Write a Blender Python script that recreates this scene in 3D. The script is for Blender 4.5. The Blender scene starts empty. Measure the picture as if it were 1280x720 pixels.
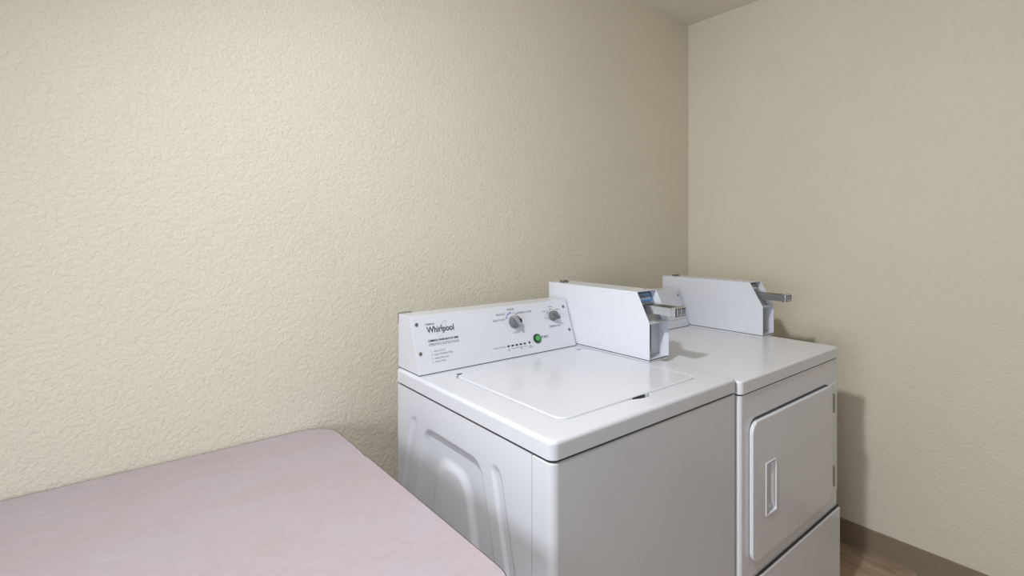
import bpy, bmesh, math, random
from mathutils import Vector, Matrix
random.seed(7)
S = bpy.context.scene
COL = S.collection

# ---------------------------------------------------------------- camera
EYE = 1.307
cam = bpy.data.cameras.new('camera')
cam.sensor_fit = 'HORIZONTAL'; cam.sensor_width = 36.0
cam.lens = 628.37 / 1280 * 36.0
cam.shift_y = -(360 - 291.02) / 1280
cam.clip_start = 0.02
camo = bpy.data.objects.new('camera', cam); COL.objects.link(camo)
camo.location = (0, 0, EYE)
camo.rotation_euler = (math.radians(90), 0, math.radians(-38.27))
S.camera = camo

# ---------------------------------------------------------------- light and exposure
LAMP_POS = (-0.12, 0.48, 2.31)      # tilted spot head that throws the shadows
LAMP_AIM = (0.78, -0.02, -1.15)
LAMP_W, LAMP_RGB = 21.5, (0.965, 0.98, 1.0)
WIN = (-0.70, 0.50, 0.80, 1.60)      # fill panel added on the left wall: y0, y1, z0, z1 (unseen)
FILL_W, FILL_RGB = 22.5, (0.86, 0.93, 1.0)
S.view_settings.view_transform = 'Standard'
S.view_settings.look = 'None'
S.view_settings.gamma = 1.0
S.view_settings.use_curve_mapping = False
S.view_settings.exposure = -0.05
w = bpy.data.worlds.new('world'); S.world = w; w.use_nodes = True
w.node_tree.nodes['Background'].inputs[0].default_value = (0.8, 0.85, 0.9, 1)
w.node_tree.nodes['Background'].inputs[1].default_value = 0.3

def area_lamp(name, loc, power, rgb, shape, sx, sy=None):
    l = bpy.data.lights.new(name, 'AREA'); l.energy = power; l.color = rgb
    l.shape = shape; l.size = sx
    if sy: l.size_y = sy
    o = bpy.data.objects.new(name, l); COL.objects.link(o); o.location = loc
    return o
ll = area_lamp('lamp_light', LAMP_POS, LAMP_W, LAMP_RGB, 'DISK', 0.13)
ll.data.spread = math.radians(154)
ll.rotation_euler = Vector(LAMP_AIM).to_track_quat('-Z', 'Y').to_euler()
wl = area_lamp('fill_light', (-1.72, (WIN[0] + WIN[1]) / 2, (WIN[2] + WIN[3]) / 2), FILL_W, FILL_RGB, 'RECTANGLE', WIN[3] - WIN[2], WIN[1] - WIN[0])  # fill light added from the unseen left side
wl.rotation_euler = (0, math.radians(-90), 0)

# ---------------------------------------------------------------- materials
def lin(c):
    return tuple(((v / 255) / 12.92 if v / 255 <= .04045 else ((v / 255 + .055) / 1.055) ** 2.4) for v in c)
def mat(name, rgb, rough=0.5, metal=0.0, spec=0.5, coat=0.0):
    m = bpy.data.materials.new(name); m.use_nodes = True
    b = m.node_tree.nodes['Principled BSDF']
    b.inputs['Base Color'].default_value = (*rgb, 1)
    b.inputs['Roughness'].default_value = rough
    b.inputs['Metallic'].default_value = metal
    b.inputs['Specular IOR Level'].default_value = spec
    if coat: b.inputs['Coat Weight'].default_value = coat; b.inputs['Coat Roughness'].default_value = 0.12
    return m
class NT:
    def __init__(s, m): s.t = m.node_tree; s.b = s.t.nodes['Principled BSDF']
    def n(s, typ, **kw):
        k = s.t.nodes.new(typ)
        for a, v in kw.items():
            if a in k.inputs.keys(): k.inputs[a].default_value = v
            else: setattr(k, a, v)
        return k
    def l(s, a, b): s.t.links.new(a, b)
def noise(T, vec, scale, detail=3, rough=.55, dist=0.0):
    k = T.n('ShaderNodeTexNoise'); k.inputs['Scale'].default_value = scale
    k.inputs['Detail'].default_value = detail; k.inputs['Roughness'].default_value = rough
    k.inputs['Distortion'].default_value = dist
    T.l(vec, k.inputs['Vector']); return k.outputs['Fac']
def ramp(T, fac, stops):
    r = T.n('ShaderNodeValToRGB'); e = r.color_ramp.elements
    e[0].position, e[0].color = stops[0][0], (*stops[0][1], 1)
    e[1].position, e[1].color = stops[-1][0], (*stops[-1][1], 1)
    for p, c in stops[1:-1]:
        q = e.new(p); q.color = (*c, 1)
    T.l(fac, r.inputs[0]); return r.outputs[0]
def g(v): return (v, v, v)

def plaster(name, rgb, strength=1.0, dist=.0022):
    m = mat(name, rgb, .62, spec=.3); T = NT(m)
    co = T.n('ShaderNodeTexCoord').outputs['Object']
    n1 = noise(T, co, 95, 4, .6, .5)
    r1 = ramp(T, n1, [(.36, g(0)), (.52, g(.6)), (.68, g(1))])
    n2 = noise(T, co, 26, 3, .6, .2)
    n3 = noise(T, co, 260, 2, .5)
    a = T.n('ShaderNodeMath', operation='MULTIPLY_ADD'); T.l(n2, a.inputs[0]); a.inputs[1].default_value = 1.3; T.l(r1, a.inputs[2])
    a2 = T.n('ShaderNodeMath', operation='MULTIPLY_ADD'); T.l(n3, a2.inputs[0]); a2.inputs[1].default_value = .55; T.l(a.outputs[0], a2.inputs[2])
    bp = T.n('ShaderNodeBump'); bp.inputs['Strength'].default_value = strength; bp.inputs['Distance'].default_value = dist
    T.l(a2.outputs[0], bp.inputs['Height']); T.l(bp.outputs[0], T.b.inputs['Normal'])
    n4 = noise(T, co, 1.6, 3, .5)
    c = ramp(T, n4, [(.3, tuple(v * .97 for v in rgb)), (.7, tuple(min(1, v * 1.02) for v in rgb))])
    T.l(c, T.b.inputs['Base Color'])
    return m

def enamel(name, rgb, rough=.28, bump=.00008):
    m = mat(name, rgb, rough, spec=.42, coat=.12); T = NT(m)
    co = T.n('ShaderNodeTexCoord').outputs['Object']
    n = noise(T, co, 9, 4, .6)
    T.l(ramp(T, n, [(.3, tuple(v * .975 for v in rgb)), (.7, rgb)]), T.b.inputs['Base Color'])
    n2 = noise(T, co, 420, 2, .5)
    bp = T.n('ShaderNodeBump'); bp.inputs['Strength'].default_value = .6; bp.inputs['Distance'].default_value = bump
    T.l(n2, bp.inputs['Height']); T.l(bp.outputs[0], T.b.inputs['Normal'])
    return m

def laminate(name):
    m = mat(name, (.6, .55, .56), .42, spec=.4); T = NT(m)
    co = T.n('ShaderNodeTexCoord').outputs['Object']
    mp = T.n('ShaderNodeMapping'); mp.inputs['Scale'].default_value = (1.0, 2.2, 1); mp.inputs['Rotation'].default_value = (0, 0, .35)
    T.l(co, mp.inputs['Vector'])
    n1 = noise(T, mp.outputs[0], 4.5, 6, .65, .5)
    c1 = ramp(T, n1, [(.22, (.44, .385, .385)), (.42, (.475, .405, .435)), (.6, (.475, .42, .475)), (.8, (.50, .46, .49))])
    n2 = noise(T, mp.outputs[0], 38, 5, .7, .3)
    c2 = ramp(T, n2, [(.3, g(.93)), (.7, g(1.05))])
    mx = T.n('ShaderNodeMix', data_type='RGBA', blend_type='MULTIPLY'); mx.inputs['Factor'].default_value = 1
    T.l(c1, mx.inputs['A']); T.l(c2, mx.inputs['B'])
    # a few pale wear marks
    n3 = noise(T, mp.outputs[0], 11, 6, .8, 1.2)
    r3 = ramp(T, n3, [(.66, g(0)), (.72, g(.35))])
    mx2 = T.n('ShaderNodeMix', data_type='RGBA'); T.l(r3, mx2.inputs['Factor'])
    T.l(mx.outputs['Result'], mx2.inputs['A']); mx2.inputs['B'].default_value = (.62, .58, .58, 1)
    T.l(mx2.outputs['Result'], T.b.inputs['Base Color'])
    return m

def tile_mat(name):
    m = mat(name, (.16, .12, .09), .4, spec=.4); T = NT(m)
    co = T.n('ShaderNodeTexCoord').outputs['Object']
    oi = T.n('ShaderNodeObjectInfo')
    ad = T.n('ShaderNodeVectorMath', operation='ADD'); T.l(co, ad.inputs[0]); T.l(oi.outputs['Location'], ad.inputs[1])
    mp = T.n('ShaderNodeMapping'); mp.inputs['Scale'].default_value = (5, 1.4, 1); mp.inputs['Rotation'].default_value = (0, 0, -.3)
    T.l(ad.outputs[0], mp.inputs['Vector'])
    n = noise(T, mp.outputs[0], 5, 7, .7, .6)
    T.l(ramp(T, n, [(.25, (.26, .18, .12)), (.5, (.43, .315, .225)), (.75, (.58, .45, .34))]), T.b.inputs['Base Color'])
    bp = T.n('ShaderNodeBump'); bp.inputs['Strength'].default_value = .4; bp.inputs['Distance'].default_value = .0008
    T.l(n, bp.inputs['Height']); T.l(bp.outputs[0], T.b.inputs['Normal'])
    return m

def brushed(name, rgb, rough=.25, metal=1.0):
    m = mat(name, rgb, rough, metal); T = NT(m)
    co = T.n('ShaderNodeTexCoord').outputs['Object']
    mp = T.n('ShaderNodeMapping'); mp.inputs['Scale'].default_value = (1, .05, 1); T.l(co, mp.inputs['Vector'])
    n = noise(T, mp.outputs[0], 900, 3, .6)
    T.l(ramp(T, n, [(.3, g(rough * .7)), (.7, g(rough * 1.4))]), T.b.inputs['Roughness'])
    return m

M = {
    'wall': plaster('beige_plaster', (.745, .69, .572), 1.0, .0010),
    'cool_wall': plaster('off_white_plaster', (.66, .68, .72), .8, .0008),
    'ceil': plaster('ceiling_plaster', (.84, .80, .70), .5, .0006),
    'white': enamel('white_enamel', (.69, .71, .77)),
    'white_lid': enamel('white_lid_enamel', (.69, .71, .77), .2),
    'white_dryer_lit': enamel('lit_dryer_enamel', (.77, .78, .84)),  # same enamel as the washer, lightened to paint in bounce light
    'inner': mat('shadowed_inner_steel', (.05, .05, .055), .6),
    'grey_body': enamel('grey_inner_steel', (.45, .45, .47), .45),
    'table': laminate('mauve_laminate'),
    'edge': mat('brown_edge_band', (.045, .035, .03), .5),
    'leg': mat('grey_leg_paint', (.12, .12, .125), .4),
    'tile': tile_mat('brown_tile'),
    'grout': mat('grout', (.28, .25, .21), .9),
    'base': plaster('brown_vinyl', (.26, .20, .145), .25, .0006),
    'ink': mat('dark_print', (.045, .05, .06), .5),
    'greyink': mat('grey_print', (.22, .23, .26), .5),
    'blueink': mat('blue_print', (.06, .14, .50), .5),
    'knob': enamel('grey_knob_plastic', (.16, .165, .18), .4),
    'knob_light': enamel('light_grey_knob_plastic', (.30, .305, .325), .4),
    'black': mat('black_plastic', (.012, .012, .014), .3),
    'green': mat('green_button_plastic', (.05, .42, .07), .3, coat=.4),
    'green_dark': mat('dark_green_rim', (.01, .035, .015), .3),
    'chrome': brushed('chrome', (.60, .61, .63), .2),
    'steel': brushed('worn_steel', (.42, .43, .45), .35),
    'screw': brushed('screw_steel', (.30, .30, .31), .35),
    'blueplate': mat('blue_plate', (.05, .22, .50), .35),
    'paleplate': mat('pale_plate', (.50, .56, .64), .4),
    'greyplate': mat('grey_plate', (.25, .24, .23), .4),
    'hinge': brushed('hinge_steel', (.42, .40, .37), .35),
    'seal': mat('grey_seal', (.30, .30, .31), .7),
    'fixture': mat('fixture_white', (.8, .8, .8), .4),
}
def emit(name, rgb, s):
    m = mat(name, (.8, .8, .8), .5); b = m.node_tree.nodes['Principled BSDF']
    b.inputs['Emission Color'].default_value = (*rgb, 1); b.inputs['Emission Strength'].default_value = s
    return m
M['glow'] = emit('lit_diffuser', LAMP_RGB, 6.0)
M['glow2'] = emit('fill_panel_glow', FILL_RGB, 2.0)  # glow of the added fill panel

# ---------------------------------------------------------------- helpers
def obj(name, bm, m, parent=None, smooth=40, recalc=True):
    if recalc: bmesh.ops.recalc_face_normals(bm, faces=bm.faces)
    me = bpy.data.meshes.new(name); bm.to_mesh(me); bm.free()
    me.materials.append(M[m])
    if smooth:
        for p in me.polygons: p.use_smooth = True
        me.set_sharp_from_angle(angle=math.radians(smooth))
    o = bpy.data.objects.new(name, me); COL.objects.link(o)
    if smooth:
        wn = o.modifiers.new('weighted_normal', 'WEIGHTED_NORMAL'); wn.keep_sharp = True; wn.weight = 90
    if parent: o.parent = parent; o.matrix_parent_inverse = parent_inv(parent)
    return o
def parent_inv(p):
    # parts keep world coordinates: only an Empty at a thing's base is moved away from the origin
    return Matrix.Translation(p.location).inverted() if p.type == 'EMPTY' else Matrix.Identity(4)
def thing(name, label, cat, loc, group=None):
    o = bpy.data.objects.new(name, None); COL.objects.link(o); o.location = loc
    o.empty_display_size = .1
    o['label'] = label; o['category'] = cat
    if group: o['group'] = group
    return o
def structure(name, bm, m, smooth=0):
    o = obj(name, bm, m, smooth=smooth); o['kind'] = 'structure'; return o
def box(bm, x0, x1, y0, y1, z0, z1, bev=0.0, seg=2):
    vs = [bm.verts.new((x, y, z)) for x in (x0, x1) for y in (y0, y1) for z in (z0, z1)]
    F = [(0, 1, 3, 2), (4, 6, 7, 5), (0, 4, 5, 1), (2, 3, 7, 6), (0, 2, 6, 4), (1, 5, 7, 3)]
    fs = [bm.faces.new([vs[i] for i in f]) for f in F]
    if bev:
        es = list({e for f in fs for e in f.edges})
        bmesh.ops.bevel(bm, geom=es, offset=bev, segments=seg, profile=.5, affect='EDGES')
    return bm
def bx(*a, **k): return box(bmesh.new(), *a, **k)
def rrect(x0, x1, y0, y1, r, n=8):
    """closed outline, r = one radius or four (x1y1, x0y1, x0y0, x1y0)"""
    if not isinstance(r, (tuple, list)): r = (r,) * 4
    pts = []
    for (cx, cy, sx, sy, a0), q in zip(((x1, y1, -1, -1, 0), (x0, y1, 1, -1, 90), (x0, y0, 1, 1, 180), (x1, y0, -1, 1, 270)), r):
        for i in range(n + 1):
            a = math.radians(a0 + 90 * i / n)
            pts.append((cx + sx * q + q * math.cos(a), cy + sy * q + q * math.sin(a)))
    return pts
def loft(bm, rings, mp=lambda p: p, cap0=True, cap1=True):
    """rings of equal point count [(x,y,z)...]"""
    V = [[bm.verts.new(mp(p)) for p in r] for r in rings]
    n = len(V[0])
    for a, b in zip(V, V[1:]):
        for i in range(n):
            j = (i + 1) % n
            bm.faces.new((a[i], a[j], b[j], b[i]))
    if cap0: bm.faces.new(V[0][::-1])
    if cap1: bm.faces.new(V[-1])
    return bm
def slab(x0, x1, y0, y1, z0, z1, rc, re, mp=lambda p: p, n=8, k=4, bm=None):
    """rounded-corner slab whose z1 face has a rounded edge of radius re"""
    bm = bm or bmesh.new()
    rings = []
    def ring(ins, z):
        rr = tuple(max(q - ins, .0004) for q in (rc if isinstance(rc, (tuple, list)) else (rc,) * 4))
        return [(x, y, z) for x, y in rrect(x0 + ins, x1 - ins, y0 + ins, y1 - ins, rr, n)]
    rings.append(ring(0, z0))
    sg = 1 if z1 > z0 else -1
    for i in range(k + 1):
        a = math.pi / 2 * i / k
        rings.append(ring(re * (1 - math.cos(a)), z1 - sg * re * (1 - math.sin(a))))
    return loft(bm, rings, mp)
def front(p):        # (x, z, depth) -> world, depth grows towards the viewer (-y)
    return (p[0], -p[2], p[1])
def hit(poly, c, a):
    """distance from c along angle a to a closed outline"""
    dx, dy = math.cos(a), math.sin(a); best = None
    n = len(poly)
    for i in range(n):
        x1, y1 = poly[i][0] - c[0], poly[i][1] - c[1]; x2, y2 = poly[(i + 1) % n][0] - c[0], poly[(i + 1) % n][1] - c[1]
        ex, ey = x2 - x1, y2 - y1
        den = dx * ey - dy * ex
        if abs(den) < 1e-14: continue
        t = (x1 * ey - y1 * ex) / den; s = (x1 * dy - y1 * dx) / den
        if t > 0 and -1e-7 <= s <= 1 + 1e-7 and (best is None or t < best): best = t
    return best
def polar_loft(levels, c, mp=lambda p: p, cap0=True, cap1=True):
    """levels: list of (outline, z); resampled on shared angles about c, so unlike outlines can be joined"""
    A = set()
    for poly, z in levels:
        for x, y in poly: A.add(round(math.atan2(y - c[1], x - c[0]), 5))
    A = sorted(A)
    out = [A[0]]
    for a in A[1:]:
        if a - out[-1] > .0012: out.append(a)
    rings = []
    for poly, z in levels:
        rings.append([(c[0] + hit(poly, c, a) * math.cos(a), c[1] + hit(poly, c, a) * math.sin(a), z) for a in out])
    return loft(bmesh.new(), rings, mp, cap0, cap1)
def cyl(p0, p1, r0, r1=None, n=20, bm=None, cap=True):
    bm = bm or bmesh.new(); r1 = r0 if r1 is None else r1
    p0, p1 = Vector(p0), Vector(p1); d = (p1 - p0).normalized()
    u = d.orthogonal().normalized(); v = d.cross(u)
    rings = [[tuple(p + (u * math.cos(t) + v * math.sin(t)) * r) for t in (2 * math.pi * i / n for i in range(n))] for p, r in ((p0, r0), (p1, r1))]
    return loft(bm, rings, cap0=cap, cap1=cap)
def lathe(o, d, prof, n=28, bm=None):
    bm = bm or bmesh.new(); o = Vector(o); d = Vector(d).normalized()
    u = d.orthogonal().normalized(); v = d.cross(u)
    rings = [[tuple(o + d * h + (u * math.cos(t) + v * math.sin(t)) * r) for t in (2 * math.pi * i / n for i in range(n))] for h, r in prof]
    return loft(bm, rings)
def prism(bm, pts, x0, x1, bev=0.0):
    """(y, z) outline pushed along x"""
    a = [bm.verts.new((x0, y, z)) for y, z in pts]; b = [bm.verts.new((x1, y, z)) for y, z in pts]
    fs = [bm.faces.new(a), bm.faces.new(b[::-1])]
    n = len(pts)
    for i in range(n): fs.append(bm.faces.new((a[i], b[i], b[(i + 1) % n], a[(i + 1) % n])))
    if bev:
        bmesh.ops.bevel(bm, geom=list({e for f in fs for e in f.edges}), offset=bev, segments=2, profile=.5, affect='EDGES')
    return bm
def text(body, size, origin, ux, uz, m, parent, align='LEFT', bold=0.0, name='lettering', width=None):
    cu = bpy.data.curves.new('t', 'FONT'); cu.body = body; cu.size = size; cu.extrude = .00015
    cu.align_x = align; cu.offset = bold; cu.resolution_u = 3
    to = bpy.data.objects.new('t', cu); COL.objects.link(to)
    dg = bpy.context.evaluated_depsgraph_get(); dg.update()
    me = bpy.data.meshes.new_from_object(to.evaluated_get(dg))
    bpy.data.objects.remove(to); bpy.data.curves.remove(cu)
    me.name = name
    xs = [v.co.x for v in me.vertices]; k = 1.0
    if width: k = width / (max(xs) - min(xs))
    ux, uz = Vector(ux), Vector(uz); nn = ux.cross(uz)
    for v in me.vertices:
        v.co = Vector(origin) + ux * v.co.x * k + uz * v.co.y + nn * v.co.z
    me.materials.clear(); me.materials.append(M[m])
    o = bpy.data.objects.new(name, me); COL.objects.link(o)
    o.parent = parent; o.matrix_parent_inverse = parent_inv(parent)
    return o

# ================================================================ the room
XL, XR, YF, YB, ZC = -1.75, 2.418, -2.6, 1.535, 2.42
structure('floor', bx(XL - .1, XR + .1, YF - .1, YB + .1, -.1, 0), 'grout')
fl = bpy.data.objects['floor']
structure('ceiling', bx(XL - .1, XR + .1, YF - .1, YB + .1, ZC, ZC + .1), 'ceil')
structure('wall_back', bx(XL - .1, XR + .1, YB, YB + .1, 0, ZC), 'wall')
structure('wall_right', bx(XR, XR + .1, YF, YB, 0, ZC), 'wall')
structure('wall_left', bx(XL - .1, XL, YF, YB, 0, ZC), 'cool_wall')
structure('wall_front', bx(XL - .1, XR + .1, YF - .1, YF, 0, ZC), 'cool_wall')

# floor tiles, each its own piece, shared mesh
TS = .45; GJ = .005; TX0 = XR - .010; TY0 = .543
tm = None
nx0 = int((TX0 - XL) / TS) + 1
for i in range(nx0):
    for j in range(-8, 3):
        x1 = TX0 - i * TS; x0 = x1 - TS + GJ; y0 = TY0 + j * TS + GJ / 2; y1 = y0 + TS - GJ
        if y0 > YB or y1 < YF: continue
        full = x0 > XL and y0 > YF and y1 < YB
        xa, ya, yb = max(x0, XL), max(y0, YF), min(y1, YB)
        cx, cy = (x0 + x1) / 2, (y0 + y1) / 2
        if full and tm: me = tm
        else:
            b = bmesh.new(); box(b, xa - cx, x1 - cx, ya - cy, yb - cy, -.001, .0022, .0008, 1)
            bmesh.ops.recalc_face_normals(b, faces=b.faces)
            me = bpy.data.meshes.new('floor_tile'); b.to_mesh(me); b.free(); me.materials.append(M['tile'])
            if full: tm = me
        o = bpy.data.objects.new('floor_tile', me); COL.objects.link(o); o.location = (cx, cy, 0); o.parent = fl
ZF = .0022

# baseboards with a cove foot
def bb(name, p0, p1, inward):
    prof = [(0, ZF), (.0105, ZF), (.0090, ZF + .006), (.0075, ZF + .014), (.0070, .094), (.0050, .0985), (0, .0985)]
    b = bmesh.new(); p0, p1, q = Vector(p0), Vector(p1), Vector(inward)
    loft(b, [[tuple(p + q * d + Vector((0, 0, z))) for d, z in prof] for p in (p0, p1)])
    return structure(name, b, 'base', 30)
bb('baseboard_right', (XR, YF, 0), (XR, YB, 0), (-1, 0, 0))
bb('baseboard_back', (XL, YB, 0), (XR - .008, YB, 0), (0, -1, 0))
bb('baseboard_left', (XL, YF, 0), (XL, YB - .008, 0), (1, 0, 0))
bb('baseboard_front', (XL + .008, YF, 0), (XR - .008, YF, 0), (0, 1, 0))

# ceiling fixtures (outside the picture, they give the light)
lx, ly, lz = LAMP_POS
ax = Vector(LAMP_AIM).normalized(); lp = Vector(LAMP_POS)
t = thing('spot_lamp', 'ceiling spot lamp on a short rod, its head tilted towards the machines', 'lamp', (lx, ly, ZC))
hp = lp - ax * .10
obj('rod', cyl((hp.x, hp.y, ZC - .02), (hp.x, hp.y, hp.z), .008, n=12), 'fixture', t)
obj('mount', cyl((hp.x, hp.y, ZC), (hp.x, hp.y, ZC - .025), .05, .045, 24), 'fixture', t)
obj('head', lathe(lp, -ax, [(.004, .066), (-.004, .073), (.0, .075), (.05, .072), (.10, .055), (.13, .03), (.135, .008)], 32), 'fixture', t)
obj('lens', lathe(lp, -ax, [(.0025, .066), (.0035, .066)], 32), 'glow', t)
# unseen window-shaped panel, added to fill the room from the left
y0, y1, z0, z1 = WIN
b = bmesh.new()
for q in ((y0 - .06, y1 + .06, z1, z1 + .06), (y0 - .06, y1 + .06, z0 - .06, z0), (y0 - .06, y0, z0, z1), (y1, y1 + .06, z0, z1), (y0, y1, (z0 + z1) / 2 - .018, (z0 + z1) / 2 + .018)):
    box(b, XL, XL + .028, q[0], q[1], q[2], q[3], .004)
wf = structure('fill_panel_1', b, 'fixture', 30)
obj('fill_pane', bx(XL + .004, XL + .010, y0, y1, z0, z1), 'glow2', wf)

# ================================================================ the folding table
t = thing('folding_table', 'pale mauve laminate table with rounded corners and thin dark edge against the wall', 'table', (-.45, 1.07, 0))
TZ = .73
def table_outline(ins):
    pts = []
    for x, y in rrect(-1.38 + ins, .515 - ins, .615 + ins, 1.531 - ins, .085 - ins, 12):
        if x > .3: x += (.018 * (1.07 - y) / .9 + (-.0035 * math.exp(-((y - 1.265) / .02) ** 2))) * min(1, (x - .3) / .1)
        pts.append((x, y))
    return pts
def outline_dense(ins):
    p = table_outline(ins); out = []
    n = len(p)
    for i in range(n):
        a, b = p[i], p[(i + 1) % n]; k = 40 if math.dist(a, b) > .3 and a[0] > .3 and b[0] > .3 else 1
        for j in range(k): 
            out.append((a[0] + (b[0] - a[0]) * j / k, a[1] + (b[1] - a[1]) * j / k))
    return out
def with_nick(ins):
    return [(x + (-.0035 * math.exp(-((y - 1.265) / .016) ** 2) if x > .4 else 0), y) for x, y in outline_dense(ins)]
R = lambda ins, z: [(x, y, z) for x, y in with_nick(ins)]
top = obj('tabletop', loft(bmesh.new(), [R(.0016, TZ - .030), R(.0016, TZ - .0006), R(.0022, TZ)]), 'table', t)
b = bmesh.new()
loft(b, [R(0.0016, TZ - .032), R(0, TZ - .031), R(0, TZ - .0015), R(.0004, TZ - .0004), R(.0016, TZ - .0004)], cap0=False, cap1=False)
eb = obj('edge_band', b, 'edge', t, recalc=True); eb['label'] = 'thin dark edge band'
obj('apron', bx(-1.30, .43, .70, 1.46, TZ - .085, TZ - .032, bev=.002), 'leg', t)
for x in (-1.24, .38):
    for y in (.76, 1.40):
        obj('leg', cyl((x, y, ZF), (x, y, TZ - .08), .016, n=16), 'leg', t)

# ================================================================ shared machine pieces
def console(root, x0, x1, yb, zb, zt, yt, y0):
    """control panel: sloped face from (y0, zb) up to (yt, zt)"""
    b = prism(bmesh.new(), [(y0, zb), (yt, zt), (yb, zt), (yb, zb)], x0, x1, .0022)
    c = obj('control_console', b, 'white', root)
    c['label'] = 'white sloped control panel'
    return c
def seal_line(root, x0, x1, y0, y1, z, name='seam_gasket'):
    return obj(name, bx(x0, x1, y0, y1, z, z + .0025), 'inner', root)

def coin_box(root, x0, x1, zb, zt, zk, yf, yt, yb, price, blue):
    """sheet-metal meter case: two pentagon cheeks, top, back, recessed face, open pocket below the shelf"""
    T = .0022
    cheek = [(yf, zb), (yf, zk), (yt, zt), (yb, zt), (yb, zb)]
    b = bmesh.new()
    prism(b, cheek, x0, x0 + T, .0006)
    prism(b, cheek, x1 - T, x1, .0006)
    box(b, x0 + T, x1 - T, yt, yb, zt - T, zt)
    box(b, x0 + T, x1 - T, yb - T, yb, zb, zt - T)
    box(b, x0 + T, x1 - T, yf + .002, yb - T, zb, zb + T)                # floor
    case = obj('coin_box', b, 'white', root, smooth=30)
    case['label'] = 'white coin meter case'
    # plinth with dark joint
    obj('box_base', bx(x0 + .001, x1 - .002, yf + .0015, yb - .002, zb - .0068, zb - .0026, bev=.001), 'white', root)
    obj('base_joint', bx(x0 + .0012, x1 - .003, yf + .0018, yb - .003, zb - .0028, zb + .0002), 'inner', root)
    # shelf under the slide
    d = .038
    sh = obj('shelf', bx(x0 + T, x1 - T, yf + .0008, yf + d + .03, zk - .003, zk - .0005), 'white', case, smooth=30)
    # slanted meter face, set back
    sy, sz = yt - yf, zt - zk
    L = math.hypot(sy, sz); ny, nz = -sz / L, sy / L                   # outward normal of slope
    rec = .022
    def P(x, s, h): # s 0..1 up the slope, h proud of the recessed face
        return (x, yf + sy * s + (-ny) * rec + ny * h, zk + sz * s + (-nz) * rec + nz * h)
    bm = bmesh.new()
    loft(bm, [[P(x0 + T, .09, 0), P(x1 - T, .09, 0), P(x1 - T, 1.06, 0), P(x0 + T, 1.06, 0)],
              [P(x0 + T, .09, -.002), P(x1 - T, .09, -.002), P(x1 - T, 1.06, -.002), P(x0 + T, 1.06, -.002)]])
    face = obj('meter_face', bm, 'steel', case, smooth=0)
    # instruction plate
    def plate(sx0, sx1, s0, s1, h, m, name, par):
        bm = bmesh.new()
        loft(bm, [[P(sx0, s0, h), P(sx1, s0, h), P(sx1, s1, h), P(sx0, s1, h)], [P(sx0, s0, h + .0012), P(sx1, s0, h + .0012), P(sx1, s1, h + .0012), P(sx0, s1, h + .0012)]])
        return obj(name, bm, m, par, smooth=0)
    w_ = x1 - x0
    a0, a1 = x0 + .016, x1 - .009
    pl = plate(a0, a1, .73, 1.03, .0, 'blueplate' if blue else 'greyplate', 'instruction_plate', root)
    pl['label'] = 'small blue instruction plate' if blue else 'small grey instruction plate'
    bm = bmesh.new(); k = 8
    for r_ in range(2):
        for i in range(k):
            u0 = a0 + .006 + (a1 - a0 - .012) * i / k; u1 = u0 + (a1 - a0 - .012) / k * .68
            s0 = .785 + r_ * .12
            loft(bm, [[P(u0, s0, .0012), P(u1, s0, .0012), P(u1, s0 + .085, .0012), P(u0, s0 + .085, .0012)], [P(u0, s0, .0016), P(u1, s0, .0016), P(u1, s0 + .085, .0016), P(u0, s0 + .085, .0016)]])
    obj('marking', bm, 'paleplate' if blue else 'chrome', pl, smooth=0)
    bm = bmesh.new()
    for r_ in range(2):
        for i in range(9):
            u0 = a0 + .002 + i * (a1 - a0 - .006) / 8.6
            cyl(P(u0, .67 - .06 * r_, 0), P(u0, .67 - .06 * r_, .0012), .0021, n=8, bm=bm)
    obj('rivet_row', bm, 'paleplate', case)
    # coin slide: chrome push bar with a price block at its tip
    ym = yf + .075; yt0 = yf - .078
    sx0, sx1 = x0 + .020, x1 - .031
    z0, z1 = zt - .064, zt - .040
    bm = bmesh.new()
    loft(bm, [[(x, y, z0) for x, y in rrect(sx0, sx1, yt0 + .012, ym, .003, 3)], [(x, y, z1 - .0015) for x, y in rrect(sx0, sx1, yt0 + .012, ym, .003, 3)],
              [(x, y, z1) for x, y in rrect(sx0 + .0015, sx1 - .0015, yt0 + .0135, ym, .002, 3)]])
    sl = obj('coin_slide', bm, 'chrome', root); sl['label'] = 'chrome coin slide with price block'
    obj('coin_channel', bx(sx0 + .005, sx1 - .005, yt0 + .020, ym, z1 - .001, z1 + .0008), 'black', sl)
    bm = bmesh.new()     # side wings of the slide housing where it leaves the meter
    box(bm, x0 + .014, x1 - .022, yf + .038, ym + .01, z0 - .006, z1 + .004, .004, 2)
    obj('slide_housing', bm, 'steel', sl)
    bm = bmesh.new()
    c0, c1 = sx0 - .003, sx1 + .005
    loft(bm, [[(x, y, z0 - .002) for x, y in rrect(c0, c1, yt0, yt0 + .016, .0045, 4)], [(x, y, z1 + .001) for x, y in rrect(c0, c1, yt0, yt0 + .016, .0045, 4)],
              [(x, y, z1 + .003) for x, y in rrect(c0 + .002, c1 - .002, yt0 + .002, yt0 + .014, .003, 4)]])
    obj('price_block', bm, 'chrome', sl)
    obj('price_frame', slab(c0 + .003, c1 - .003, z0 + .001, z1 - .001, -(yt0), -(yt0 - .0012), .003, .0005, front, 4, 2), 'black', sl)
    obj('price_plate', slab(c0 + .0048, c1 - .0048, z0 + .0028, z1 - .0028, -(yt0 - .0010), -(yt0 - .0020), .0022, .0003, front, 4, 2), 'paleplate', sl)
    text(price, .0205, ((c0 + c1) / 2, yt0 - .0021, z0 + .0073), (1, 0, 0), (0, 0, 1), 'ink', sl, 'CENTER', .0004, 'price', width=(c1 - c0) * .66)
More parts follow.
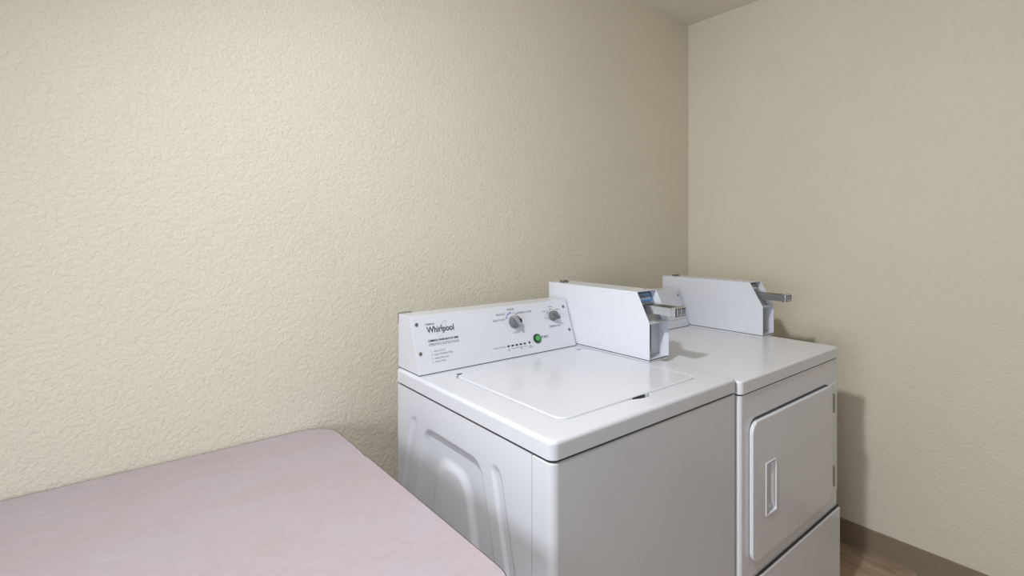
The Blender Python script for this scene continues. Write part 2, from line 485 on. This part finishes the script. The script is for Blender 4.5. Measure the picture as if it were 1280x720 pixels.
    # lower pocket: vault front with dark slot and lock
    vp = obj('vault_panel', bx(x0 + T, x1 - T, yf + d, yf + d + .003, zb + T, zk - .003), 'white', case, smooth=0)
    q = x1 - .046
    obj('slot', slab(q - .0055, q + .0055, zb + .012, zk - .012, -(yf + d), -(yf + d - .0015), .005, .0005, front, 5, 2), 'knob', case)
    obj('slot_opening', slab(q - .0028, q + .0028, zb + .030, zk - .015, -(yf + d - .0015), -(yf + d - .0022), .0025, .0003, front, 5, 2), 'black', case)
    obj('lock', lathe((q, yf + d - .0015, zb + .021), (0, -1, 0), [(0, .0042), (.004, .0042), (.005, .0032), (.0052, .001)], 16), 'steel', case)
    # small tabs at the back of the lid, screw on top
    for dx in (.020, .040):
        bm = bmesh.new(); box(bm, x0 + dx, x0 + dx + .010, yb - .055, yb - .035, zt, zt + .007, .0012, 1)
        obj('tab', bm, 'screw', case)
    obj('top_screw', lathe((x1 - .02, yt + .03, zt), (0, 0, 1), [(0, .004), (.0015, .0038), (.0022, .002)], 12), 'screw', case)
    return case

def screw(par, o, n, r=.0052):
    obj('screw', lathe(o, n, [(0, r), (.0018, r * .95), (.0026, r * .6), (.0027, r * .35), (.0012, r * .3)], 16), 'screw', par)

# ================================================================ washing machine
WX0, WX1, WY0, WY1, WZ = .640, 1.323, .690, 1.352, .915
t = thing('washing_machine', 'white top-loading coin washing machine with knobs and a green button', 'washing machine', ((WX0 + WX1) / 2, 1.02, 0))
washer = t
ZLB = .877        # underside of the top deck
ZCB = .8715       # top of the cabinet panels
lid_c = ((.731 + 1.240) / 2, (.762 + 1.180) / 2)
LX0, LX1, LY0, LY1 = .731, 1.240, .762, 1.182
def lid_outline(g_, r, notch=True):
    pts = rrect(LX0 - g_, LX1 + g_, LY0 - g_, LY1 + g_, r + g_, 8)
    if notch:
        i = max(range(len(pts)), key=lambda k: (-round(pts[k][1], 5), -pts[k][0] * 0)) 
        out = []
        n = len(pts)
        for k in range(n):
            a, b_ = pts[k], pts[(k + 1) % n]; out.append(a)
            if abs(a[1] - (LY0 - g_)) < 1e-6 and abs(b_[1] - (LY0 - g_)) < 1e-6 and b_[0] - a[0] > .2:
                y = LY0 - g_
                for s in range(0, 13):
                    u = s / 12; x = .938 + .088 * u
                    dpt = .0135 * min(1, u / .62, (1 - u) / .13)
                    dpt = dpt * dpt * (3 * .0135 - 2 * dpt) / .0135 ** 2
                    out.append((x, y - dpt))
        pts = out
    return pts
deck_o = lambda ins: rrect(WX0 + ins, WX1 - ins, WY0 + ins, WY1 - ins, (.010 - min(ins, .008), .010 - min(ins, .008), .018 - ins * .8, .018 - ins * .8), 8)
lv = [(deck_o(.004), ZLB), (deck_o(0), ZLB + .001)]
for i in range(6):
    a = math.pi / 2 * i / 5
    lv.append((deck_o(.009 * (1 - math.cos(a))), WZ - .009 * (1 - math.sin(a))))
lv += [(lid_outline(.0065, .026), WZ), (lid_outline(.0050, .026), WZ - .0005), (lid_outline(.0030, .026), WZ - .0030), (lid_outline(.0022, .026), WZ - .012)]
deck = obj('top_deck', polar_loft(lv, lid_c), 'white', t, smooth=50)
# small hinge pits at the back corners of the lid
lidp = [(rrect(LX0, LX1, LY0, LY1, .026, 8), WZ - .010)]
for i in range(6):
    a = math.pi / 2 * i / 5
    q = .005 * (1 - math.cos(a))
    lidp.append((rrect(LX0 + q, LX1 - q, LY0 + q, LY1 - q, .026 - q, 8), WZ + .0015 - .005 * (1 - math.sin(a))))
lidp += [(rrect(LX0 + .04, LX1 - .04, LY0 + .04, LY1 - .04, .02, 8), WZ + .0006)]
lid = obj('lid', polar_loft(lidp, lid_c), 'white_lid', t, smooth=60)
lid['label'] = 'glossy white lid with rounded corners'
obj('finger_notch_shade', slab(.966, 1.0135, WZ - .0095, WZ - .0012, -(LY0 + .001), -(LY0 - .0012), .003, .0004, front), 'black', lid)  # black patch paints the shade of the finger opening under the lid edge
for x in (LX0 + .018, LX1 - .018):
    obj('hinge_pin', cyl((x - .008, LY1 + .0035, WZ - .0005), (x + .008, LY1 + .0035, WZ - .0005), .0022, n=10), 'screw', lid)
# inner frame closing the gap below the deck
obj('inner_frame', bx(WX0 + .006, WX1 - .006, WY0 + .006, WY1 - .006, .10, ZLB + .002), 'inner', t)
# front panel that wraps round both sides
SEAM = .7505
b = bmesh.new()
outer = rrect(WX0 + .002, WX1 - .0005, WY0 + .0015, SEAM, (.0005, .0005, .017, .017), 8)
slab(WX0 + .002, WX1 - .0005, WY0 + .0015, SEAM, .045, ZCB, (.0008, .0008, .017, .017), .003, n=8, k=3, bm=b)
obj('front_panel', b, 'white', t, smooth=50)
# embossed side panels
def smax(a, b_, k):
    h = max(0, min(1, .5 + .5 * (a - b_) / k)); return a * h + b_ * (1 - h) + k * h * (1 - h)
def sstep(x): x = max(0, min(1, x)); return x * x * (3 - 2 * x)
def trap(y, z, cy, w0, zt, s, r):
    d1 = z - zt; d2 = (abs(y - cy) - (w0 + s * (zt - z))) / math.sqrt(1 + s * s)
    return smax(d1, d2, r)
def emboss(y, z):
    cy = 1.060
    d = 0.0
    do = trap(y, z, cy, .128, .792, .27, .035)
    d += .012 * sstep(-do / .013 + .2)
    di = trap(y, z, cy, .073, .742, .235, .055)
    d -= .0085 * sstep(-di / .026 + .1)
    # flanking channels
    s = .26; off = abs(y - cy) - (.185 + s * (.805 - z))
    dc = smax(abs(off) - .0165, z - .802, .02)
    d += .0050 * sstep(-dc / .012 + .3)
    lo = sstep((z - .10) / .05)
    return d * lo
def side_panel(xs, sgn):
    b = bmesh.new(); NY, NZ = 190, 200
    y0, y1, z0, z1 = SEAM + .0020, WY1 - .004, .045, ZCB
    G = [[b.verts.new((xs + sgn * (emboss(y0 + (y1 - y0) * i / NY, z0 + (z1 - z0) * j / NZ)), y0 + (y1 - y0) * i / NY, z0 + (z1 - z0) * j / NZ)) for j in range(NZ + 1)] for i in range(NY + 1)]
    for i in range(NY):
        for j in range(NZ): b.faces.new((G[i][j], G[i + 1][j], G[i + 1][j + 1], G[i][j + 1]))
    # returned hem all round
    rim = [G[i][0] for i in range(NY + 1)] + [G[NY][j] for j in range(1, NZ + 1)] + [G[i][NZ] for i in range(NY - 1, -1, -1)] + [G[0][j] for j in range(NZ - 1, 0, -1)]
    back = [b.verts.new((xs + sgn * .006, v.co.y, v.co.z)) for v in rim]
    n = len(rim)
    for i in range(n): b.faces.new((rim[i], rim[(i + 1) % n], back[(i + 1) % n], back[i]))
    return b
# inner frame must clear the emboss
bpy.data.objects.remove(bpy.data.objects['inner_frame'])
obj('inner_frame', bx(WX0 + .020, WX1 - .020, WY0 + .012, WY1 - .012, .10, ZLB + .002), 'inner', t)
# dark slab under the deck, painting the shade into the gap
obj('deck_gap_shade', slab(WX0 + .006, WX1 - .006, WY0 + .006, WY1 - .006, ZCB - .022, ZLB + .001, .015, .001), 'inner', t)
obj('side_panel', side_panel(WX0 + .003, 1), 'white', t, smooth=50)
obj('side_panel', side_panel(WX1 - .003, -1), 'white', t, smooth=50)
obj('back_panel', bx(WX0 + .004, WX1 - .004, WY1 - .006, WY1 - .003, .045, ZCB), 'grey_body', t)
for x in (WX0 + .06, WX1 - .06):
    for y in (WY0 + .06, WY1 - .06):
        obj('foot', cyl((x, y, ZF), (x, y, .11), .018, .016, 16), 'black', t)
# console
CX0, CX1, CY0, CYT, CYB, CZB, CZT = .649, 1.2555, 1.231, 1.284, 1.358, .9168, 1.071
con = console(t, CX0, CX1, CYB, CZB, CZT, CYT, CY0)
seal_line(t, CX0 + .001, CX1 - .001, CY0 + .001, CYB - .001, .9146)
cd = Vector((0, CYT - CY0, CZT - CZB)).normalized()           # up the sloped face
cn = Vector((1, 0, 0)).cross(cd)                               # outward normal (towards viewer)
def cpt(x, z, h=0.0):
    s = (z - CZB) / (CZT - CZB)
    return Vector((x, CY0 + (CYT - CY0) * s, z)) + cn * h
obj('rear_bracket', bx(CX0 + .002, CX0 + .045, CYB - .001, CYB + .010, CZT - .03, CZT + .002, bev=.0008), 'steel', t)
def ctext(s, x, z, size, m='greyink', align='LEFT', bold=0, width=None):
    text(s, size, cpt(x, z, .0002), (1, 0, 0), cd, m, con, align, bold, width=width)
for x, z in ((.664, 1.048), (.663, .971), (1.235, 1.048), (1.2395, .971)): screw(con, cpt(x, z), cn)
# logo
ctext('Whirlpool', .694, 1.0225, .0245, 'ink', bold=.0006, width=.090)
ctext('COMMERCIAL', .690, 1.0435, .0068, 'greyink', width=.032, bold=.0002)
b = bmesh.new()
N = 48; rings = []
for i in range(N):                        # thin swirl: a slanted open ellipse behind the name
    a = 2 * math.pi * i / N
    ca, sa = math.cos(a), math.sin(a)
    A_, B_ = .027, .0085
    th = math.radians(52)
    ex, ez = A_ * ca, B_ * sa
    px, pz = ex * math.cos(th) - ez * math.sin(th), ex * math.sin(th) + ez * math.cos(th)
    wd = .0003 + .0004 * (0.5 + .5 * math.cos(a - 1.0))
    nx_, nz_ = px / math.hypot(px, pz), pz / math.hypot(px, pz)
    c_ = cpt(.7425, 1.029, .0004)
    up = cd
    rings.append((c_ + Vector((px - nx_ * wd, 0, 0)) + up * (pz - nz_ * wd), c_ + Vector((px + nx_ * wd, 0, 0)) + up * (pz + nz_ * wd)))
V = [(b.verts.new(p), b.verts.new(q)) for p, q in rings]
for i in range(N):
    j = (i + 1) % N
    if 20 <= i <= 22: continue
    b.faces.new((V[i][0], V[i][1], V[j][1], V[j][0]))
obj('logo_swirl', b, 'greyink', con, smooth=0)
ctext('COMMERCIAL WASHER HEAVY DUTY SERIES', .6925, .9985, .0078, 'ink', width=.100, bold=.0003)
ctext('OPERATING INSTRUCTIONS', .6925, .9875, .0100, 'greyink', width=.100, bold=.0001)
for k, (s, wd) in enumerate((('Select CYCLE', .036), ('Select TEMPERATURE', .060), ('Insert Payment', .044), ('Press START', .034))):
    ctext('%d.' % (k + 1), .696, .9705 - .0092 * k, .0072)
    ctext(s, .7055, .9705 - .0092 * k, .0074, width=wd)
# cycle knob
def knob(x, z, r, big):
    o = cpt(x, z); 
    obj('knob', lathe(o, cn, [(0, r), (.004, r), (.007, r * .94), (.016, r * .88), (.0185, r * .80), (.0195, r * .6)], 36), 'knob', con)
    # grip bar across
    bm = bmesh.new()
    ang = math.radians(118 if big else -42)
    ax = Vector((1, 0, 0)) * math.cos(ang) + cd * math.sin(ang); ay = cn.cross(ax)
    L_, Wd = r * (1.0 if big else 1.05), r * .34
    p = []
    for (h, sL, sW) in ((.006, 1, 1), (.024, .96, .82), (.0265, .88, .55)):
        c_ = o + cn * h
        p.append([tuple(c_ + ax * (u * L_ * sL) + ay * (v * Wd * sW)) for u, v in rrect(-1, 1.0, -1, 1, .55, 4)])
    loft(bm, p)
    obj('knob_grip', bm, 'knob_light' if big else 'knob', con)
    if big:
        bm = bmesh.new(); c_ = o + cn * .0192
        u0 = Vector((1, 0, 0)) * .0135 - cd * .001
        loft(bm, [[tuple(c_ + u0 + Vector((1, 0, 0)) * a + cd * q + cn * h) for a, q in ((-.003, -.006), (.003, -.006), (.003, .006), (-.003, .006))] for h in (-.004, .0030)])
        obj('knob_pointer', bm, 'black', con)
knob(1.0075, 1.020, .0205, True)
knob(1.1760, 1.022, .0170, False)
def arc(x, z, r, a0, a1, wd, m, n=24):
    bm = bmesh.new(); prev = None
    for i in range(n + 1):
        a = math.radians(a0 + (a1 - a0) * i / n)
        d_ = Vector((1, 0, 0)) * math.cos(a) + cd * math.sin(a); c_ = cpt(x, z, .0003)
        cur = (bm.verts.new(c_ + d_ * (r - wd)), bm.verts.new(c_ + d_ * (r + wd)))
        if prev: bm.faces.new((prev[0], prev[1], cur[1], cur[0]))
        prev = cur
    obj('dial_marking', bm, m, con, smooth=0)
def dot(x, z, r, m='ink', name='dial_marking'):
    obj(name, lathe(cpt(x, z), cn, [(0, r), (.0006, r)], 12), m, con, smooth=0)
K1, K2 = (1.0035, 1.025), (1.1745, 1.024)
arc(*K1, .0255, 92, 158, .0011, 'blueink'); arc(*K1, .0255, 42, 82, .0006, 'greyink')
for a in (100, 122, 158): dot(K1[0] + .0258 * math.cos(math.radians(a)), K1[1] + .0258 * math.sin(math.radians(a)) * .95, .0024, 'blueink')
dot(K1[0] + .0265 * math.cos(math.radians(45)), K1[1] + .0265 * math.sin(math.radians(45)), .0020)
ctext('WHITES', K1[0] - .001, K1[1] + .0315, .0080, 'greyink', 'CENTER', .0002)
ctext('DELICATE', K1[0] - .027, K1[1] + .0195, .0080, 'greyink', 'RIGHT', .0002)
ctext('HEAVY DUTY', K1[0] - .030, K1[1] + .0030, .0080, 'greyink', 'RIGHT', .0002)
ctext('NORMAL COLOR', K1[0] + .0225, K1[1] + .0185, .0080, 'greyink', 'LEFT', .0002)
ctext('CYCLE', K1[0] + .006, K1[1] - .0395, .0085, 'greyink', 'CENTER', .0002)
arc(*K2, .0215, 20, 205, .0005, 'greyink')
for a in (205, 150, 95, 50): dot(K2[0] + .0215 * math.cos(math.radians(a)), K2[1] + .0215 * math.sin(math.radians(a)) * .97, .0017)
ctext('WARM', K2[0] - .001, K2[1] + .0270, .0060, 'greyink', 'CENTER')
ctext('COOL', K2[0] - .022, K2[1] + .0140, .0060, 'greyink', 'RIGHT')
ctext('HOT', K2[0] - .025, K2[1] - .0070, .0060, 'greyink', 'RIGHT')
ctext('WARM', K2[0] + .020, K2[1] + .0150, .0060, 'greyink', 'LEFT')
ctext('COLD', K2[0] + .026, K2[1] - .0010, .0060, 'greyink', 'LEFT')
ctext('TEMPERATURE', K2[0] + .003, K2[1] - .0370, .0078, 'greyink', 'CENTER', .0002)
# start button
o = cpt(1.0870, .9600)
obj('button_rim', lathe(o, cn, [(0, .0150), (.003, .0150), (.0055, .0135), (.0055, .0098), (.003, .0095)], 36), 'green_dark', con)
sb = obj('start_button', lathe(o, cn, [(.002, .0094), (.0065, .0094), (.0078, .0085), (.0082, .004)], 36), 'green', con)
sb['label'] = 'round green start button'
ctext('START', 1.1065, .9580, .0105, 'ink', 'LEFT', .0002)
# indicator lamps
for i in range(5):
    c_ = cpt(.9665 + .0165 * i, .9515)
    bm = bmesh.new()
    loft(bm, [[tuple(c_ + Vector((1, 0, 0)) * u + cd * v + cn * h) for u, v in rrect(-.0048, .0048, -.0022, .0022, .0012, 3)] for h in (0, .0010)])
    obj('indicator_lamp', bm, 'black', con)
dot(1.0525, .9520, .0040, 'black', 'coin_sensor')
ctext('CYCLE STATUS', .9545, .9490, .0070, 'greyink', 'RIGHT')
for i, s in enumerate(('IN\nUSE', 'WASH', 'RINSE', 'FINAL\nSPIN', 'DONE')):
    ctext(s, .9665 + .0165 * i, .9420, .0048, 'greyink', 'CENTER')
ctext('LID\nLOCKED', 1.0540, .9410, .0048, 'greyink', 'CENTER')
coin_box(t, 1.2610, 1.3600, .9225, 1.1255, 1.0340, .9310, .9775, 1.378, '$1.50', True)

# ================================================================ dryer
DX0, DX1, DY0, DY1, DZ = 1.3265, 2.014, .682, 1.352, .904
t = thing('clothes_dryer', 'white front-loading coin dryer with hinged door beside the washing machine', 'dryer', ((DX0 + DX1) / 2, 1.02, 0))
ZLB2 = .868
b = slab(DX0, DX1, DY0, DY1, ZLB2, DZ, (.008, .008, .014, .014), .006, n=8, k=5)
td = obj('top_deck', b, 'white_dryer_lit', t, smooth=50)
obj('deck_gap_shade', bx(DX0 + .006, DX1 - .006, DY0 + .007, DY1 - .006, ZLB2 - .02, ZLB2 + .001), 'inner', t)  # dark block standing in for the shade below the dryer top
# cabinet
b = slab(DX0 + .0008, DX1 - .002, DY0 + .003, DY1 - .002, .060, ZLB2 - .0052, (.004, .004, .012, .012), .001, n=8, k=2)
obj('cabinet', b, 'white_dryer_lit', t, smooth=50)
# upper front with door opening, door hung proud of it
DD = -(DY0 + .003)                                   # depth value of the cabinet face in front() space
hx0, hx1, hz0, hz1 = 1.447, 1.508, .505, .652
hc = ((hx0 + hx1) / 2, (hz0 + hz1) / 2)
dl = (1.371, 1.934, .392, .785)
def rr(ins, r): return rrect(dl[0] + ins, dl[1] - ins, dl[2] + ins, dl[3] - ins, max(r - ins, .001), 8)
# dark sheet that paints in the gap shadow round the door
obj('door_gap_shade', slab(dl[0] + .004, dl[1] - .002, dl[2] + .001, dl[3] + .0045, DD - .001, DD + .0022, .036, .0006, front, 8, 2), 'inner', t, smooth=50)
lv = [(rr(.002, .034), DD + .002)]
for i in range(5):
    a = math.pi / 2 * i / 4
    lv.append((rr(.0045 * (1 - math.cos(a)), .034), DD + 0.0130 - .0045 * (1 - math.sin(a))))
hr = lambda ins, r: rrect(hx0 + ins, hx1 - ins, hz0 + ins, hz1 - ins, r, 4)
lv += [(hr(-.0012, .0025), DD + 0.0130), (hr(0, .002), DD + 0.0120), (hr(.001, .002), DD + .0035)]
door = obj('door', polar_loft(lv, hc, front), 'white_dryer_lit', t, smooth=50)
door['label'] = 'square white door with rounded corners'
# handle: raised rim and slanted scoop
b = bmesh.new()
lv = [(hr(-.0022, .0032), DD + 0.0127), (hr(-.0018, .003), DD + 0.0151), (hr(.0006, .0022), DD + 0.0151), (hr(.0022, .002), DD + 0.0105), (hr(.0026, .002), DD + .0045)]
loft(b, [[(x, z, d_) for x, z in pl] for pl, d_ in lv], front, cap0=False, cap1=True)
hd = obj('handle', b, 'white_dryer_lit', door, smooth=40); hd['label'] = 'recessed white pull handle'
# slanting lip inside the recess, on its right side
b = bmesh.new(); rows = []
for k in range(15):
    v = k / 14; z = hz0 + .012 + (hz1 - hz0 - .020) * v
    bow = math.sin(math.pi * v) ** .5
    xL = hx1 - .010 - .008 * bow
    rows.append([(xL - .003, z, DD + .005), (xL, z, DD + 0.0100), (xL + .0045, z, DD + 0.0120), (hx1 - .004, z, DD + 0.0123), (hx1 - .004, z, DD + .005)])
loft(b, rows, front); obj('grip', b, 'white_dryer_lit', door, smooth=50)
# narrow frame strip between door edge and cabinet edge with the hinges
obj('hinge_strip', slab(dl[1] + .010, DX1 - .012, dl[2] + .01, dl[3] - .004, DD - .001, DD + .002, .004, .001, front, 4, 3), 'white_dryer_lit', t)
for z0, z1 in ((.690, .752), (.437, .502)):
    b = bmesh.new()
    cyl((1.9400, DY0 - .008, z0), (1.9400, DY0 - .008, z1), .0058, n=12, bm=b)
    obj('hinge', b, 'hinge', t)
    b2 = bx(1.9405, 1.956, DY0 - .0065, DY0 - .001, z0 + .002, z1 - .002, bev=.0006)
    obj('hinge_leaf', b2, 'hinge', t)
# lower panel below the seam
obj('lower_panel', slab(DX0 + .004, DX1 - .004, .075, .3405, DD, DD + .009, .006, .003, front, 5, 3), 'white_dryer_lit', t)
obj('panel_joint', bx(DX0 + .006, DX1 - .006, DY0 - .0015, DY0 + .002, .3405, .3460), 'inner', t)
obj('toe_kick', bx(DX0 + .02, DX1 - .02, DY0 + .03, DY1 - .03, .020, .062), 'inner', t)
for x in (DX0 + .06, DX1 - .06):
    for y in (DY0 + .07, DY1 - .07):
        obj('foot', cyl((x, y, ZF), (x, y, .03), .018, n=16), 'black', t)
# console
E0, E1 = 1.338, 1.948
con2 = console(t, E0, E1, 1.358, .9058, 1.060, 1.284, 1.233)
seal_line(t, E0 + .001, E1 - .001, 1.234, 1.357, .9036)
cd2 = Vector((0, .051, .1542)).normalized(); cn2 = Vector((1, 0, 0)).cross(cd2)
def dpt2(x, z, h=0): return Vector((x, 1.233 + .051 * (z - .9058) / .1542, z)) + cn2 * h
for x, z in ((1.353, 1.035), (1.353, .958), (1.930, 1.035), (1.934, .958)): screw(con2, dpt2(x, z), cn2)
b = bmesh.new(); loft(b, [[tuple(dpt2(x, z, h)) for x, z in ((1.345, .9375), (1.940, .9375), (1.940, .9386), (1.345, .9386))] for h in (0, .0004)])
obj('panel_line', b, 'greyink', con2, smooth=0)
coin_box(t, 1.9560, 2.0480, .9105, 1.1120, 1.0210, .9210, .9720, 1.372, '$1.50', False)
